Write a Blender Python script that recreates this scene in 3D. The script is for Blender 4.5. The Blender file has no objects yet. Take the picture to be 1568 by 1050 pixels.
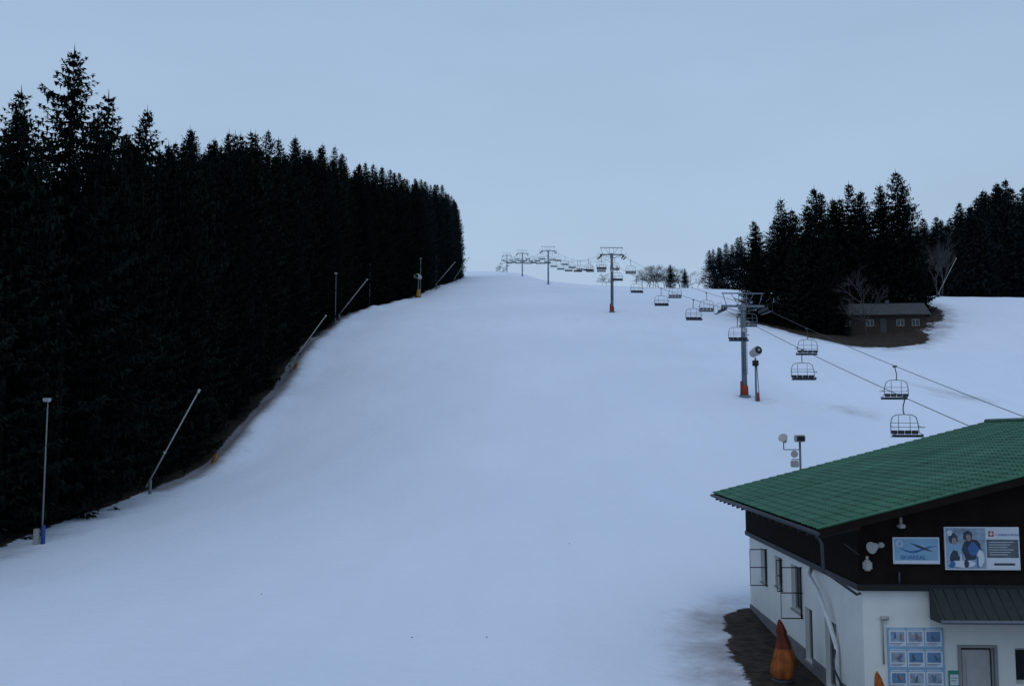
import bpy, bmesh, math, random
import numpy as np
from mathutils import Vector, Matrix

H = 8.5            # camera height above datum
random.seed(7)
scene = bpy.context.scene
COL = scene.collection

# ------------------------------------------------------------------ materials
def new_mat(name):
    m = bpy.data.materials.new(name); m.use_nodes = True
    nt = m.node_tree; b = nt.nodes["Principled BSDF"]
    return m, nt, b

def mat(name, col, rough=0.7, metal=0.0, var=0.15, scale=6.0, bump=0.0, spec=0.3, stretch=None):
    m, nt, b = new_mat(name)
    N = nt.nodes; L = nt.links
    tc = N.new("ShaderNodeTexCoord"); mp = N.new("ShaderNodeMapping")
    if stretch: mp.inputs["Scale"].default_value = stretch
    L.new(tc.outputs["Object"], mp.inputs["Vector"])
    nz = N.new("ShaderNodeTexNoise"); nz.inputs["Scale"].default_value = scale
    nz.inputs["Detail"].default_value = 6
    L.new(mp.outputs[0], nz.inputs["Vector"])
    mx = N.new("ShaderNodeMix"); mx.data_type = 'RGBA'
    c1 = [max(0, c*(1-var*1.6)) for c in col]; c2 = [min(1, c*(1+var*1.2)) for c in col]
    mx.inputs[6].default_value = (*c1, 1); mx.inputs[7].default_value = (*c2, 1)
    L.new(nz.outputs["Fac"], mx.inputs[0]); L.new(mx.outputs[2], b.inputs["Base Color"])
    b.inputs["Roughness"].default_value = rough; b.inputs["Metallic"].default_value = metal
    b.inputs["Specular IOR Level"].default_value = spec
    if bump:
        bp = N.new("ShaderNodeBump"); bp.inputs["Strength"].default_value = bump
        bp.inputs["Distance"].default_value = 0.03
        L.new(nz.outputs["Fac"], bp.inputs["Height"]); L.new(bp.outputs[0], b.inputs["Normal"])
    return m

M = {}
M['steel'] = mat("galvanised_steel", (0.14, 0.17, 0.20), 0.6, 0.2)
M['hazed'] = mat("hazed_steel", (0.26, 0.31, 0.37), 0.8, 0.0)  # paler steel for the far lift: distance haze painted into the colour
M['hazed2'] = mat("hazed_dark_steel", (0.13, 0.16, 0.20), 0.8, 0.0)  # dark steel lightened the same way, haze in the base colour
M['polesteel'] = mat("weathered_pole_steel", (0.20, 0.21, 0.23), 0.7, 0.0)
M['darksteel'] = mat("dark_steel", (0.045, 0.05, 0.06), 0.6, 0.2)
M['seat'] = mat("seat_black", (0.03, 0.032, 0.04), 0.6)
M['white'] = mat("white_paint", (0.7, 0.7, 0.7), 0.6)
M['lightgrey'] = mat("light_grey_plastic", (0.36, 0.36, 0.35), 0.6)
M['orange'] = mat("orange_pad", (0.27, 0.05, 0.025), 0.85, var=0.45)
M['yellow'] = mat("yellow_paint", (0.36, 0.17, 0.05), 0.8, var=0.4)
M['blue'] = mat("blue_paint", (0.03, 0.07, 0.22), 0.7)
M['black'] = mat("black_paint", (0.012, 0.012, 0.014), 0.6)
M['render'] = mat("white_render", (0.70, 0.70, 0.67), 0.9, var=0.10, scale=1.3, bump=0.25)
M['glass'] = mat("window_glass", (0.02, 0.025, 0.03), 0.12, 0, spec=0.35)
M['frame'] = mat("window_frame", (0.26, 0.26, 0.26), 0.6)
M['bark'] = mat("bark", (0.018, 0.014, 0.012), 0.95, var=0.4, scale=8, spec=0)
M['twig'] = mat("bare_twigs", (0.07, 0.065, 0.068), 0.95, var=0.2)
M['rust'] = mat("parasol_cloth", (0.32, 0.085, 0.02), 0.85, var=0.6, scale=4, bump=0.5)
M['cloth2'] = mat("parasol_cloth_red", (0.13, 0.025, 0.015), 0.85, var=0.4, scale=7)
M['cabinwood'] = mat("cabin_wood", (0.040, 0.028, 0.022), 0.9, var=0.3, scale=3, stretch=(1, 1, 8))
M['cabinroof'] = mat("cabin_roof", (0.055, 0.055, 0.06), 0.85, var=.3, scale=2)
M['curtain'] = mat("curtain", (0.30, 0.28, 0.25), 0.9)
M['concrete'] = mat("concrete_plinth", (0.17, 0.17, 0.18), 0.9, var=0.3, scale=3, bump=0.3)
M['doorpaint'] = mat("door_paint", (0.42, 0.40, 0.40), 0.6)
M['darkpent'] = mat("pent_roof_sheet", (0.02, 0.03, 0.027), 0.6, var=0.3)

def wood_mat():
    m, nt, b = new_mat("dark_stained_boards"); N = nt.nodes; L = nt.links
    tc = N.new("ShaderNodeTexCoord"); sp = N.new("ShaderNodeSeparateXYZ"); L.new(tc.outputs["Object"], sp.inputs[0])
    ad = N.new("ShaderNodeMath"); ad.operation = 'ADD'; L.new(sp.outputs[0], ad.inputs[0]); L.new(sp.outputs[1], ad.inputs[1])
    ml = N.new("ShaderNodeMath"); ml.operation = 'MULTIPLY'; ml.inputs[1].default_value = 7.0; L.new(ad.outputs[0], ml.inputs[0])
    fr = N.new("ShaderNodeMath"); fr.operation = 'FRACT'; L.new(ml.outputs[0], fr.inputs[0])
    lt = N.new("ShaderNodeMath"); lt.operation = 'GREATER_THAN'; lt.inputs[1].default_value = 0.09; L.new(fr.outputs[0], lt.inputs[0])
    nz = N.new("ShaderNodeTexNoise"); nz.inputs["Scale"].default_value = 3; L.new(tc.outputs["Object"], nz.inputs["Vector"])
    mx = N.new("ShaderNodeMix"); mx.data_type = 'RGBA'
    mx.inputs[6].default_value = (0.008, 0.006, 0.006, 1); mx.inputs[7].default_value = (0.020, 0.014, 0.012, 1)
    L.new(nz.outputs["Fac"], mx.inputs[0]); L.new(mx.outputs[2], b.inputs["Base Color"])
    bp = N.new("ShaderNodeBump"); bp.inputs["Distance"].default_value = 0.02; bp.inputs["Strength"].default_value = 0.8
    L.new(lt.outputs[0], bp.inputs["Height"]); L.new(bp.outputs[0], b.inputs["Normal"])
    b.inputs["Roughness"].default_value = 0.9; b.inputs["Specular IOR Level"].default_value = 0.05
    return m
M['boards'] = wood_mat()

def roof_mat():
    m, nt, b = new_mat("green_roof_sheet"); N = nt.nodes; L = nt.links
    tc = N.new("ShaderNodeTexCoord"); mp = N.new("ShaderNodeMapping"); mp.inputs["Scale"].default_value = (0.25, 1.6, 1)
    L.new(tc.outputs["Object"], mp.inputs[0])
    nz = N.new("ShaderNodeTexNoise"); nz.inputs["Scale"].default_value = 1.6; nz.inputs["Detail"].default_value = 8
    L.new(mp.outputs[0], nz.inputs["Vector"])
    cr = N.new("ShaderNodeValToRGB")
    cr.color_ramp.elements[0].position = 0.3; cr.color_ramp.elements[0].color = (0.006, 0.055, 0.023, 1)
    cr.color_ramp.elements[1].position = 0.78; cr.color_ramp.elements[1].color = (0.045, 0.16, 0.09, 1)
    L.new(nz.outputs["Fac"], cr.inputs[0]); L.new(cr.outputs[0], b.inputs["Base Color"])
    b.inputs["Roughness"].default_value = 0.5; b.inputs["Specular IOR Level"].default_value = 0.22
    return m
M['roof'] = roof_mat()

def foliage_mat(name, c1, c2):
    m = bpy.data.materials.new(name); m.use_nodes = True; nt = m.node_tree; N = nt.nodes; L = nt.links
    N.remove(N["Principled BSDF"]); df = N.new("ShaderNodeBsdfDiffuse"); L.new(df.outputs[0], N["Material Output"].inputs[0])
    tc = N.new("ShaderNodeTexCoord"); nz = N.new("ShaderNodeTexNoise"); nz.inputs["Scale"].default_value = 0.9
    nz.inputs["Detail"].default_value = 2
    L.new(tc.outputs["Object"], nz.inputs["Vector"])
    oi = N.new("ShaderNodeObjectInfo"); ad = N.new("ShaderNodeMath"); ad.operation = 'MULTIPLY_ADD'; ad.inputs[1].default_value = .25
    L.new(oi.outputs["Random"], ad.inputs[0]); L.new(nz.outputs["Fac"], ad.inputs[2])
    cr = N.new("ShaderNodeValToRGB")
    cr.color_ramp.elements[0].position = 0.45; cr.color_ramp.elements[0].color = (*c1, 1)
    cr.color_ramp.elements[1].position = 0.85; cr.color_ramp.elements[1].color = (*c2, 1)
    L.new(ad.outputs[0], cr.inputs[0]); L.new(cr.outputs[0], df.inputs["Color"])
    return m
M['needle'] = foliage_mat("spruce_needles", (0.0055, 0.009, 0.009), (0.016, 0.022, 0.017))
M['needle_haze'] = foliage_mat("spruce_needles_hazed", (0.013, 0.020, 0.024), (0.034, 0.044, 0.050))  # lightened needles, aerial haze painted into the colour of the distant stand
M['needle_mid'] = foliage_mat("spruce_needles_light_haze", (0.009, 0.014, 0.016), (0.024, 0.032, 0.033))  # weaker painted haze, for the right wood and far forest

def ground_mat():
    m, nt, b = new_mat("snow_ground"); N = nt.nodes; L = nt.links
    tc = N.new("ShaderNodeTexCoord")
    def noise(scale, detail=6, rough=0.55, stretch=None, rot=0):
        n = N.new("ShaderNodeTexNoise"); n.inputs["Scale"].default_value = scale
        n.inputs["Detail"].default_value = detail; n.inputs["Roughness"].default_value = rough
        if stretch:
            mp = N.new("ShaderNodeMapping"); mp.inputs["Scale"].default_value = stretch; mp.inputs["Rotation"].default_value = (0, 0, rot)
            L.new(tc.outputs["Object"], mp.inputs[0]); L.new(mp.outputs[0], n.inputs["Vector"])
        else: L.new(tc.outputs["Object"], n.inputs["Vector"])
        return n
    def mix(fac, a, bb):
        x = N.new("ShaderNodeMix"); x.data_type = 'RGBA'
        if isinstance(fac, float): x.inputs[0].default_value = fac
        else: L.new(fac, x.inputs[0])
        for i, v in ((6, a), (7, bb)):
            if isinstance(v, tuple): x.inputs[i].default_value = (*v, 1)
            else: L.new(v, x.inputs[i])
        return x.outputs[2]
    def ramp(src, p0, p1, hi=1.0):
        r = N.new("ShaderNodeMapRange"); r.interpolation_type = 'SMOOTHSTEP'
        r.inputs[1].default_value = p0; r.inputs[2].default_value = p1; r.inputs[4].default_value = hi; L.new(src, r.inputs[0]); return r.outputs[0]
    def madd(a, bb, k):
        x = N.new("ShaderNodeMath"); x.operation = 'MULTIPLY_ADD'; L.new(bb, x.inputs[0]); x.inputs[1].default_value = k; L.new(a, x.inputs[2]); return x.outputs[0]
    big = noise(0.035, 4); med = noise(0.35, 7, 0.6); fine = noise(2.2, 7, 0.7)
    track = noise(0.6, 6, 0.6, (1.0, 0.10, 0.10), .05)
    base = mix(ramp(big.outputs[0], 0.3, 0.7), (0.655, 0.705, 0.81), (0.71, 0.755, 0.86))
    base = mix(ramp(track.outputs[0], 0.42, 0.72, .5), base, (0.665, 0.705, 0.80))
    base = mix(ramp(fine.outputs[0], 0.58, 0.80, .35), base, (0.58, 0.61, 0.69))
    ag = N.new("ShaderNodeAttribute"); ag.attribute_name = "grime"
    am = N.new("ShaderNodeAttribute"); am.attribute_name = "mud"
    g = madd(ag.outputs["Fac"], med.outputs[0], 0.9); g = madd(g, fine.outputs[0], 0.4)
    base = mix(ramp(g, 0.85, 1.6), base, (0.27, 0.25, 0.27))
    u = madd(am.outputs["Fac"], med.outputs[0], 1.3); u = madd(u, fine.outputs[0], 0.8)
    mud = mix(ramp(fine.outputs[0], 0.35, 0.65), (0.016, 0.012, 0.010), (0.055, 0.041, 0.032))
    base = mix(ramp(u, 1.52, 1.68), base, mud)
    L.new(base, b.inputs["Base Color"])
    b.inputs["Roughness"].default_value = 0.85; b.inputs["Specular IOR Level"].default_value = 0.10
    bp = N.new("ShaderNodeBump"); bp.inputs["Strength"].default_value = 0.45; bp.inputs["Distance"].default_value = 0.3
    hh = madd(med.outputs[0], fine.outputs[0], 0.35); hh = madd(hh, track.outputs[0], 0.25)
    L.new(hh, bp.inputs["Height"]); L.new(bp.outputs[0], b.inputs["Normal"])
    return m
M['snow'] = ground_mat()

# ------------------------------------------------------------------ terrain
def pchip(xk, yk, x):
    xk = np.asarray(xk, float); yk = np.asarray(yk, float); x = np.asarray(x, float)
    h = np.diff(xk); d = np.diff(yk)/h
    m = np.zeros_like(yk)
    for i in range(1, len(xk)-1):
        if d[i-1]*d[i] > 0:
            w1 = 2*h[i]+h[i-1]; w2 = h[i]+2*h[i-1]
            m[i] = (w1+w2)/(w1/d[i-1]+w2/d[i])
    m[0] = d[0]; m[-1] = d[-1]
    xc = np.clip(x, xk[0], xk[-1]); i = np.clip(np.searchsorted(xk, xc, side='right')-1, 0, len(h)-1)
    t = (xc-xk[i])/h[i]; t2 = t*t; t3 = t2*t
    return (2*t3-3*t2+1)*yk[i]+(t3-2*t2+t)*h[i]*m[i]+(-2*t3+3*t2)*yk[i+1]+(t3-t2)*h[i]*m[i+1]

YN = [-200, 0, 20, 29, 42, 56, 70, 82, 92, 108, 125, 135, 155, 175, 200, 215, 259, 300, 357, 460, 500, 600, 900, 3000]
cols = {
 -26: [-8.6,-8.3,-8.2,-8.1,-7.3,-6.0,-4.5,-2.5,0.9,5.3,11.2,13.6,18.6,22.3,27.1,30.0,39.0,46.5,57.5,76.5,82.5,84,70,-40],
   0: [-8.6,-8.2,-8.0,-7.6,-7.0,-5.0,-1.5,1.9,4.6,9.0,12.8,15.0,19.4,23.2,28.4,31.4,39.9,47.6,58.0,75.9,81.0,82,68,-40],
  20: [-8.6,-8.1,-7.9,-7.6,-7.2,-5.2,-0.9,2.5,4.9,8.9,12.6,14.7,19.2,22.9,27.9,30.9,39.2,46.0,54.0,68.0,71.5,74,60,-40],
  38: [-8.6,-8.1,-7.9,-7.5,-7.2,-5.6,-2.4,0.8,3.2,7.3,11.2,13.2,18.0,22.3,27.8,30.6,38.7,44.5,50.5,58.0,60.0,62,55,-40],
  50: [-8.6,-8.1,-7.9,-7.5,-7.2,-6.0,-3.6,-0.6,1.9,5.6,9.9,12.3,16.8,21.8,27.6,30.7,38.5,43.6,48.5,54.0,55.0,56,50,-40],
  70: [-8.6,-8.1,-7.9,-7.5,-7.2,-6.3,-4.2,-1.2,1.2,5.0,10.0,13.0,19.4,24.6,28.0,30.2,36.5,40.0,43.5,47.0,48.0,50,45,-40],
  95: [-8.6,-8.1,-7.9,-7.5,-7.2,-6.3,-4.2,-1.2,1.2,5.2,10.6,13.8,20.0,24.4,27.0,28.3,32.5,35.5,38.5,42.0,43.0,45,40,-40],
}
XN = [-900, -90, -26, 0, 20, 38, 50, 70, 95, 1200]
tab = [[v-1 for v in cols[-26]], [v+0.3 for v in cols[-26]]] + [cols[k] for k in (-26,0,20,38,50,70,95)] + [[v-2 for v in cols[95]]]
tab = np.array(tab)
gy = np.concatenate([np.arange(-100, 620, 2.0), np.arange(620, 3001, 40.0)])
ZY = np.array([pchip(YN, tab[i], gy) for i in range(len(XN))])
gx = np.concatenate([np.arange(-900, -100, 40.0), np.arange(-100, 140, 2.0), np.arange(140, 1201, 40.0)])
ZG = np.array([pchip(XN, ZY[:, j], gx) for j in range(len(gy))])   # [y,x]
for _ in range(3):
    ZG[1:-1] = 0.25*ZG[:-2]+0.5*ZG[1:-1]+0.25*ZG[2:]
EY = [-100, 30, 56, 70, 80, 92, 108, 125, 155, 215, 300, 340, 460, 900]
EX = [-27.5, -27.5, -28.0, -26.8, -25.3, -25.2, -25.9, -26.6, -26.6, -21.6, -18, -17, -24, -40]
def xe_arr(y): return pchip(EY, EX, y)
def garr(x, y):
    x = np.clip(np.asarray(x, float), gx[0], gx[-1]-1e-3); y = np.clip(np.asarray(y, float), gy[0], gy[-1]-1e-3)
    i = np.searchsorted(gx, x, side='right')-1; j = np.searchsorted(gy, y, side='right')-1
    fx = (x-gx[i])/(gx[i+1]-gx[i]); fy = (y-gy[j])/(gy[j+1]-gy[j])
    z = ZG[j, i]*(1-fx)*(1-fy)+ZG[j, i+1]*fx*(1-fy)+ZG[j+1, i]*(1-fx)*fy+ZG[j+1, i+1]*fx*fy
    z = z + 0.10*np.sin(x*0.31+y*0.05)*np.sin(y*0.17+1.3)+0.05*np.sin(x*0.9+1)*np.sin(y*0.43)
    dd = x-xe_arr(y)
    k = np.clip((y-72)/8, 0, 1)*np.clip((210-y)/20, 0, 1)
    prof = np.where(dd > 1.5, np.exp(-((dd-1.5)/2.2)**2), np.exp(-((dd-1.5)/0.8)**2))
    z = z + k*0.8*prof*(0.8+0.25*np.sin(y*0.23)+0.12*np.sin(y*0.71))
    return z + H
def g(x, y): return float(garr(np.array([x]), np.array([y]))[0])
def xe(y): return float(xe_arr(np.array([y]))[0])

def spaced(parts):
    out = []
    for a, b_, s in parts: out += list(np.arange(a, b_, s))
    return np.array(out + [parts[-1][1]])
tx = spaced([(-900, -200, 70), (-200, -60, 10), (-60, -34, 2), (-34, -20, 0.4), (-20, 4, 1.0), (4, 13, 0.3), (13, 34, 1.0), (34, 72, 0.6), (72, 130, 2), (130, 300, 10), (300, 1200, 90)])
ty = spaced([(-60, 20, 5), (20, 46, 0.4), (46, 180, 0.8), (180, 360, 2), (360, 620, 5), (620, 3000, 80)])
XX, YY = np.meshgrid(tx, ty)
ZZ = garr(XX.ravel(), YY.ravel())
co = np.stack([XX.ravel(), YY.ravel(), ZZ], 1)
nx, ny = len(tx), len(ty)
idx = np.arange(nx*ny).reshape(ny, nx)
faces = np.stack([idx[:-1, :-1], idx[:-1, 1:], idx[1:, 1:], idx[1:, :-1]], -1).reshape(-1, 4)
me = bpy.data.meshes.new("snow_ground"); me.from_pydata(co.tolist(), [], faces.tolist())
me.polygons.foreach_set("use_smooth", np.ones(len(faces), bool))
X, Y = co[:, 0], co[:, 1]
def sstep(a, b_, v): t = np.clip((v-a)/(b_-a), 0, 1); return t*t*(3-2*t)
edge = X - xe_arr(Y)
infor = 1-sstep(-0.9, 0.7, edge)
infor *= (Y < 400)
poly = [(36, 153), (40, 142), (45, 133.5), (51, 131), (57, 134), (62, 142), (67, 150), (70, 158), (69, 172), (52, 180), (38, 168)]
def pdist(px, py, P):
    inside = np.zeros(px.shape, bool); dmin = np.full(px.shape, 1e9)
    for k in range(len(P)):
        x1, y1 = P[k]; x2, y2 = P[(k+1) % len(P)]
        dx, dy = x2-x1, y2-y1
        t = np.clip(((px-x1)*dx+(py-y1)*dy)/(dx*dx+dy*dy), 0, 1)
        dmin = np.minimum(dmin, np.hypot(px-x1-t*dx, py-y1-t*dy))
        c = ((y1 > py) != (y2 > py)) & (px < (x2-x1)*(py-y1)/(y2-y1+1e-12)+x1)
        inside ^= c
    return np.where(inside, -dmin, dmin)
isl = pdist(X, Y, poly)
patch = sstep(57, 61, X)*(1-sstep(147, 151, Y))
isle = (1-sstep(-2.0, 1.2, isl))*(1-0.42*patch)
wl = 9.43+0.032*(Y-27)
wd = pchip([20, 25, 29, 34, 38, 41, 43.5], [2.5, 2.7, 2.6, 2.2, 1.8, 1.1, 0.2], np.clip(Y, 20, 43.5))
dl = (wl-X)
yfade = (1-sstep(40.5, 43.5, Y))*(Y > 10)*(X < 33)
strip = (1-sstep(-0.7, 0.7, dl-wd))*yfade
stripg = (1-sstep(0.0, 4.2, np.abs(dl-wd)*(dl > wd)))*(1-sstep(38, 50, Y))*(Y > 10)*(X < 34)
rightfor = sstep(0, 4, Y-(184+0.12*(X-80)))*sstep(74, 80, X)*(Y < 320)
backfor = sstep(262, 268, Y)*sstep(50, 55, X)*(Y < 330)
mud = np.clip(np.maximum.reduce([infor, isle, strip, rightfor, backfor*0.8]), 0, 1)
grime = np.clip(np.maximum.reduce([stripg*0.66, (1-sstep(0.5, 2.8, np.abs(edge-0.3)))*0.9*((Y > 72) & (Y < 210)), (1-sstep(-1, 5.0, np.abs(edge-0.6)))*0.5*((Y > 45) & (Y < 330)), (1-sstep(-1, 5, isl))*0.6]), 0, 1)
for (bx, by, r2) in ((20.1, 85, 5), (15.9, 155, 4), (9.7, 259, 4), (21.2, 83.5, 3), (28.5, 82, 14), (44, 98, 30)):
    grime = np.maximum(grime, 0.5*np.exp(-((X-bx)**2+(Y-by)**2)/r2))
for nme, arr in (("mud", mud), ("grime", grime)):
    a = me.attributes.new(nme, 'FLOAT', 'POINT'); a.data.foreach_set("value", arr.astype(np.float32))
me.materials.append(M['snow'])
COL.objects.link(bpy.data.objects.new("snow_ground", me))

# ------------------------------------------------------------------ mesh helpers
def obj_from_bm(bm, name, m, parent=None, smooth=False):
    mesh = bpy.data.meshes.new(name); bm.to_mesh(mesh); bm.free()
    for mm in (m if isinstance(m, list) else [m]): mesh.materials.append(mm)
    if smooth: mesh.polygons.foreach_set("use_smooth", np.ones(len(mesh.polygons), bool))
    o = bpy.data.objects.new(name, mesh); COL.objects.link(o)
    if parent: o.parent = parent
    return o
def empty(name, loc=(0, 0, 0), rotz=0):
    e = bpy.data.objects.new(name, None); e.location = loc; e.rotation_euler = (0, 0, rotz); e.empty_display_size = 0.5
    COL.objects.link(e); return e
def bbox(bm, x0, x1, y0, y1, z0, z1, mi=0, bev=0.0):
    t = bmesh.new()
    bmesh.ops.create_cube(t, size=1)
    for v in t.verts: v.co = Vector((x0+(v.co.x+.5)*(x1-x0), y0+(v.co.y+.5)*(y1-y0), z0+(v.co.z+.5)*(z1-z0)))
    if bev: bmesh.ops.bevel(t, geom=t.edges[:], offset=bev, segments=2, affect='EDGES')
    for f in t.faces: f.material_index = mi
    tm = bpy.data.meshes.new("t"); t.to_mesh(tm); t.free(); bm.from_mesh(tm); bpy.data.meshes.remove(tm)
def tube(bm, pts, r, seg=8, mi=0, cap=True):
    pts = [Vector(p) for p in pts]; n = len(pts)
    rs = r if isinstance(r, (list, tuple)) else [r]*n
    rings = []; ref = None
    for i, p in enumerate(pts):
        d = (pts[min(i+1, n-1)]-pts[max(i-1, 0)]).normalized()
        if ref is None: ref = Vector((0, 0, 1)) if abs(d.z) < 0.9 else Vector((1, 0, 0))
        a = d.cross(ref).normalized(); b_ = a.cross(d).normalized(); ref = b_
        rings.append([bm.verts.new(p+rs[i]*(math.cos(2*math.pi*k/seg)*a+math.sin(2*math.pi*k/seg)*b_)) for k in range(seg)])
    for i in range(n-1):
        for k in range(seg):
            f = bm.faces.new((rings[i][k], rings[i][(k+1) % seg], rings[i+1][(k+1) % seg], rings[i+1][k])); f.material_index = mi; f.smooth = True
    if cap:
        for rg in (rings[0][::-1], rings[-1]):
            f = bm.faces.new(rg); f.material_index = mi

# ------------------------------------------------------------------ spruce trees
def spruce_mesh(name, h, R, seed, z0=0.6, spacing=0.46, dens=1.0, scraggly=0.0, taper=6.5):
    r = np.random.default_rng(seed); V = []; F = []; MI = []
    def quad(a, b_, c, d, mi=1):
        k = len(V); V.extend([a, b_, c, d]); F.append((k, k+1, k+2, k+3)); MI.append(mi)
    def tri(a, b_, c, mi=1):
        k = len(V); V.extend([a, b_, c]); F.append((k, k+1, k+2)); MI.append(mi)
    rings = 10; seg = 7; base = len(V)
    bx, by = r.normal(0, .15, 2)
    def axis(z): t = z/h; return np.array([bx*t*t, by*t*t, z])
    for i in range(rings+1):
        z = -0.8+(h+0.8)*i/rings; rad = max(0.015, 0.009*h*(1-i/rings)**0.9)
        for k in range(seg):
            V.append(axis(max(z, 0))*np.array([1, 1, 0])+np.array([rad*math.cos(2*math.pi*k/seg), rad*math.sin(2*math.pi*k/seg), z]))
    for i in range(rings):
        for k in range(seg):
            F.append((base+i*seg+k, base+i*seg+(k+1) % seg, base+(i+1)*seg+(k+1) % seg, base+(i+1)*seg+k)); MI.append(0)
    z = z0
    lobe = r.uniform(0, 6.28, 3)
    while z < h-0.45:
        d = h-z; q = 1-math.exp(-(d/taper)**1.12); low = d > taper*1.9
        rad = R*q*(1-0.25*math.exp(-(z-z0)/2.5))
        top = math.exp(-d/(taper*.5))
        nb = int((6+3.0*q)*dens+r.random())
        a0 = r.uniform(0, 6.28)
        layer = 1+0.12*math.sin(z*1.7+lobe[2])
        for k in range(nb):
            a = a0+2*math.pi*k/nb+r.normal(0, .22)
            L = rad*layer*r.uniform(0.66, 1.10)*(1+0.12*math.sin(2*a+lobe[0]))+0.06
            u = r.random()
            if u < 0.06+scraggly*0.10: L *= r.uniform(0.4, 0.7)
            elif u > 0.96: L *= 1.2
            zz = min(z+r.normal(0, .14), h-.45)
            up = 0.55*top-0.27*(1-top)
            dirv = np.array([math.cos(a), math.sin(a), 0]); side = np.array([-dirv[1], dirv[0], 0])
            ax = axis(zz)
            def P(s): return ax+dirv*(L*s)+np.array([0, 0, L*(up*s-0.16*(1-top)*math.sin(s*2.6)+0.17*s*s*s)])
            step = 0.42 if low else 0.22
            ns = max(3, int(L/step)); w = 0.06+0.022*L
            s0 = 0.40 if low else 0.05
            prev = P(s0)
            for i in range(1, ns+1):
                s = s0+(1-s0)*i/ns; cur = P(s); ww = w*(1.15-s*.75)
                quad(prev-side*ww, prev+side*ww, cur+side*ww*.8, cur-side*ww*.8)
                tl = min((0.13+0.19*L*(1.05-s*0.8))*r.uniform(.75, 1.3), 0.9)
                if low: tl *= 1.3
                for sg in (-1, 1):
                    fw = r.uniform(.35, .9); dn = r.uniform(.1, .8)*(1-.6*top)
                    dv = side*sg+dirv*fw+np.array([0, 0, -dn]); dv /= np.linalg.norm(dv)
                    tip = cur+dv*tl; bw = (0.085+0.05*r.random())*(1.35 if low else 1)
                    pn = dirv*bw+np.array([0, 0, -bw*.8*r.random()])
                    mid = cur+dv*tl*.5
                    quad(cur-pn*.5, mid+pn, tip, mid-pn)
                if r.random() < (0.8-.4*top):
                    hl = r.uniform(.25, .65)*(1-.6*top); o = side*r.normal(0, .10)
                    qv = dirv*0.09+side*r.normal(0, .07)
                    tri(cur-qv+o, cur+qv+o, cur+o*1.5+np.array([0, 0, -hl]))
                prev = cur
            e = P(1.0)
            tri(e-side*.06, e+side*.06, e+dirv*.18+np.array([0, 0, .05+.10*top]))
        z += spacing*(0.45+0.6*q+0.15*r.random())
    topv = axis(h-0.7)
    for k in range(3):
        a = k*2.1; s = np.array([math.cos(a), math.sin(a), 0])*.06
        tri(topv-s, topv+s, axis(h)+np.array([0, 0, .35]))
    me = bpy.data.meshes.new(name); me.from_pydata([tuple(v) for v in V], [], F)
    me.materials.append(M['bark']); me.materials.append(M['needle'])
    me.polygons.foreach_set("material_index", np.array(MI, dtype=np.int32))
    return me
SP = [spruce_mesh("spruce_a", 28, 4.1, 1, taper=7.0), spruce_mesh("spruce_b", 28, 3.3, 2, scraggly=1, taper=6), spruce_mesh("spruce_c", 28, 4.1, 3, taper=8),
      spruce_mesh("spruce_d", 28, 3.2, 4, scraggly=.6, taper=5.5), spruce_mesh("spruce_e", 28, 3.7, 5, scraggly=.4, taper=7)]
SM = [spruce_mesh("spruce_small_a", 20, 3.6, 11, spacing=.42, taper=7), spruce_mesh("spruce_small_b", 20, 3.0, 12, scraggly=.5, spacing=.42, taper=5), spruce_mesh("spruce_small_c", 20, 3.8, 13, spacing=.42, taper=8), spruce_mesh("spruce_small_d", 20, 3.2, 14, scraggly=1, spacing=.42, taper=5.5)]
def hazed(lst, key):  # mesh copies with needles paled to imitate distance haze
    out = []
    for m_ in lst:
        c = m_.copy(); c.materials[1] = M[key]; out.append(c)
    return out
SPR = hazed(SP[1:4], 'needle_mid'); SMR = hazed(SM, 'needle_haze'); SMM = hazed(SM, 'needle_mid')

def put(me, name, x, y, h, base_h, parent=None, wide=1.0):
    o = bpy.data.objects.new(name, me); s = h/base_h
    o.location = (x, y, g(x, y)-0.15); o.scale = (s*wide, s*wide, s); o.rotation_euler = (random.gauss(0, .012), random.gauss(0, .012), random.uniform(0, 6.28))
    COL.objects.link(o)
    if parent: o.parent = parent
    return o

forest = empty("spruce_forest", (0, 0, 0))
tops = [(53.5, -30.5, 24.2, 1), (57.5, -29.9, 26.8, 3), (60.2, -30.9, 26.0, 4), (63.6, -29.3, 31.2, 0), (70.5, -29.7, 29.8, 3), (77.5, -29.8, 29.6, 1), (86, -28.6, 28.0, 4)]
for (yy, x, h, k) in tops: put(SP[k], "spruce", x, yy, h, 28, forest, 1.05)
y = 41.0
while y < 345:
    x = xe(y)-random.uniform(2.4, 3.8)-(1.3 if y < 74 else 0)
    if not any(abs(y-t[0]) < 1.9 for t in tops):
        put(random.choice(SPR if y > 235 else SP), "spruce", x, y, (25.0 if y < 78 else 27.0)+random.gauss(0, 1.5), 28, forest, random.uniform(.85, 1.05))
    y += random.uniform(2.0, 3.2) if y < 200 else random.uniform(2.6, 4.0)
for row in range(1, 6):
    y = 38.0+random.uniform(0, 3)
    while y < 345+row*3:
        x = xe(min(y, 340))-3.4-row*3.6+random.uniform(-1.3, 1.3)-(1.3 if y < 74 else 0)
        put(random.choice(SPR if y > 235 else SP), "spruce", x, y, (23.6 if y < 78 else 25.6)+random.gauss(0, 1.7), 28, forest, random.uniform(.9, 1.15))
        y += random.uniform(3.0, 4.6)*(1+row*.08)
y = 78
while y < 300:
    put(random.choice(SM), "young_spruce", xe(y)-random.uniform(2.2, 3.4), y, random.uniform(3.5, 9), 20, forest, 1.15)
    y += random.uniform(3, 6)

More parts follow.
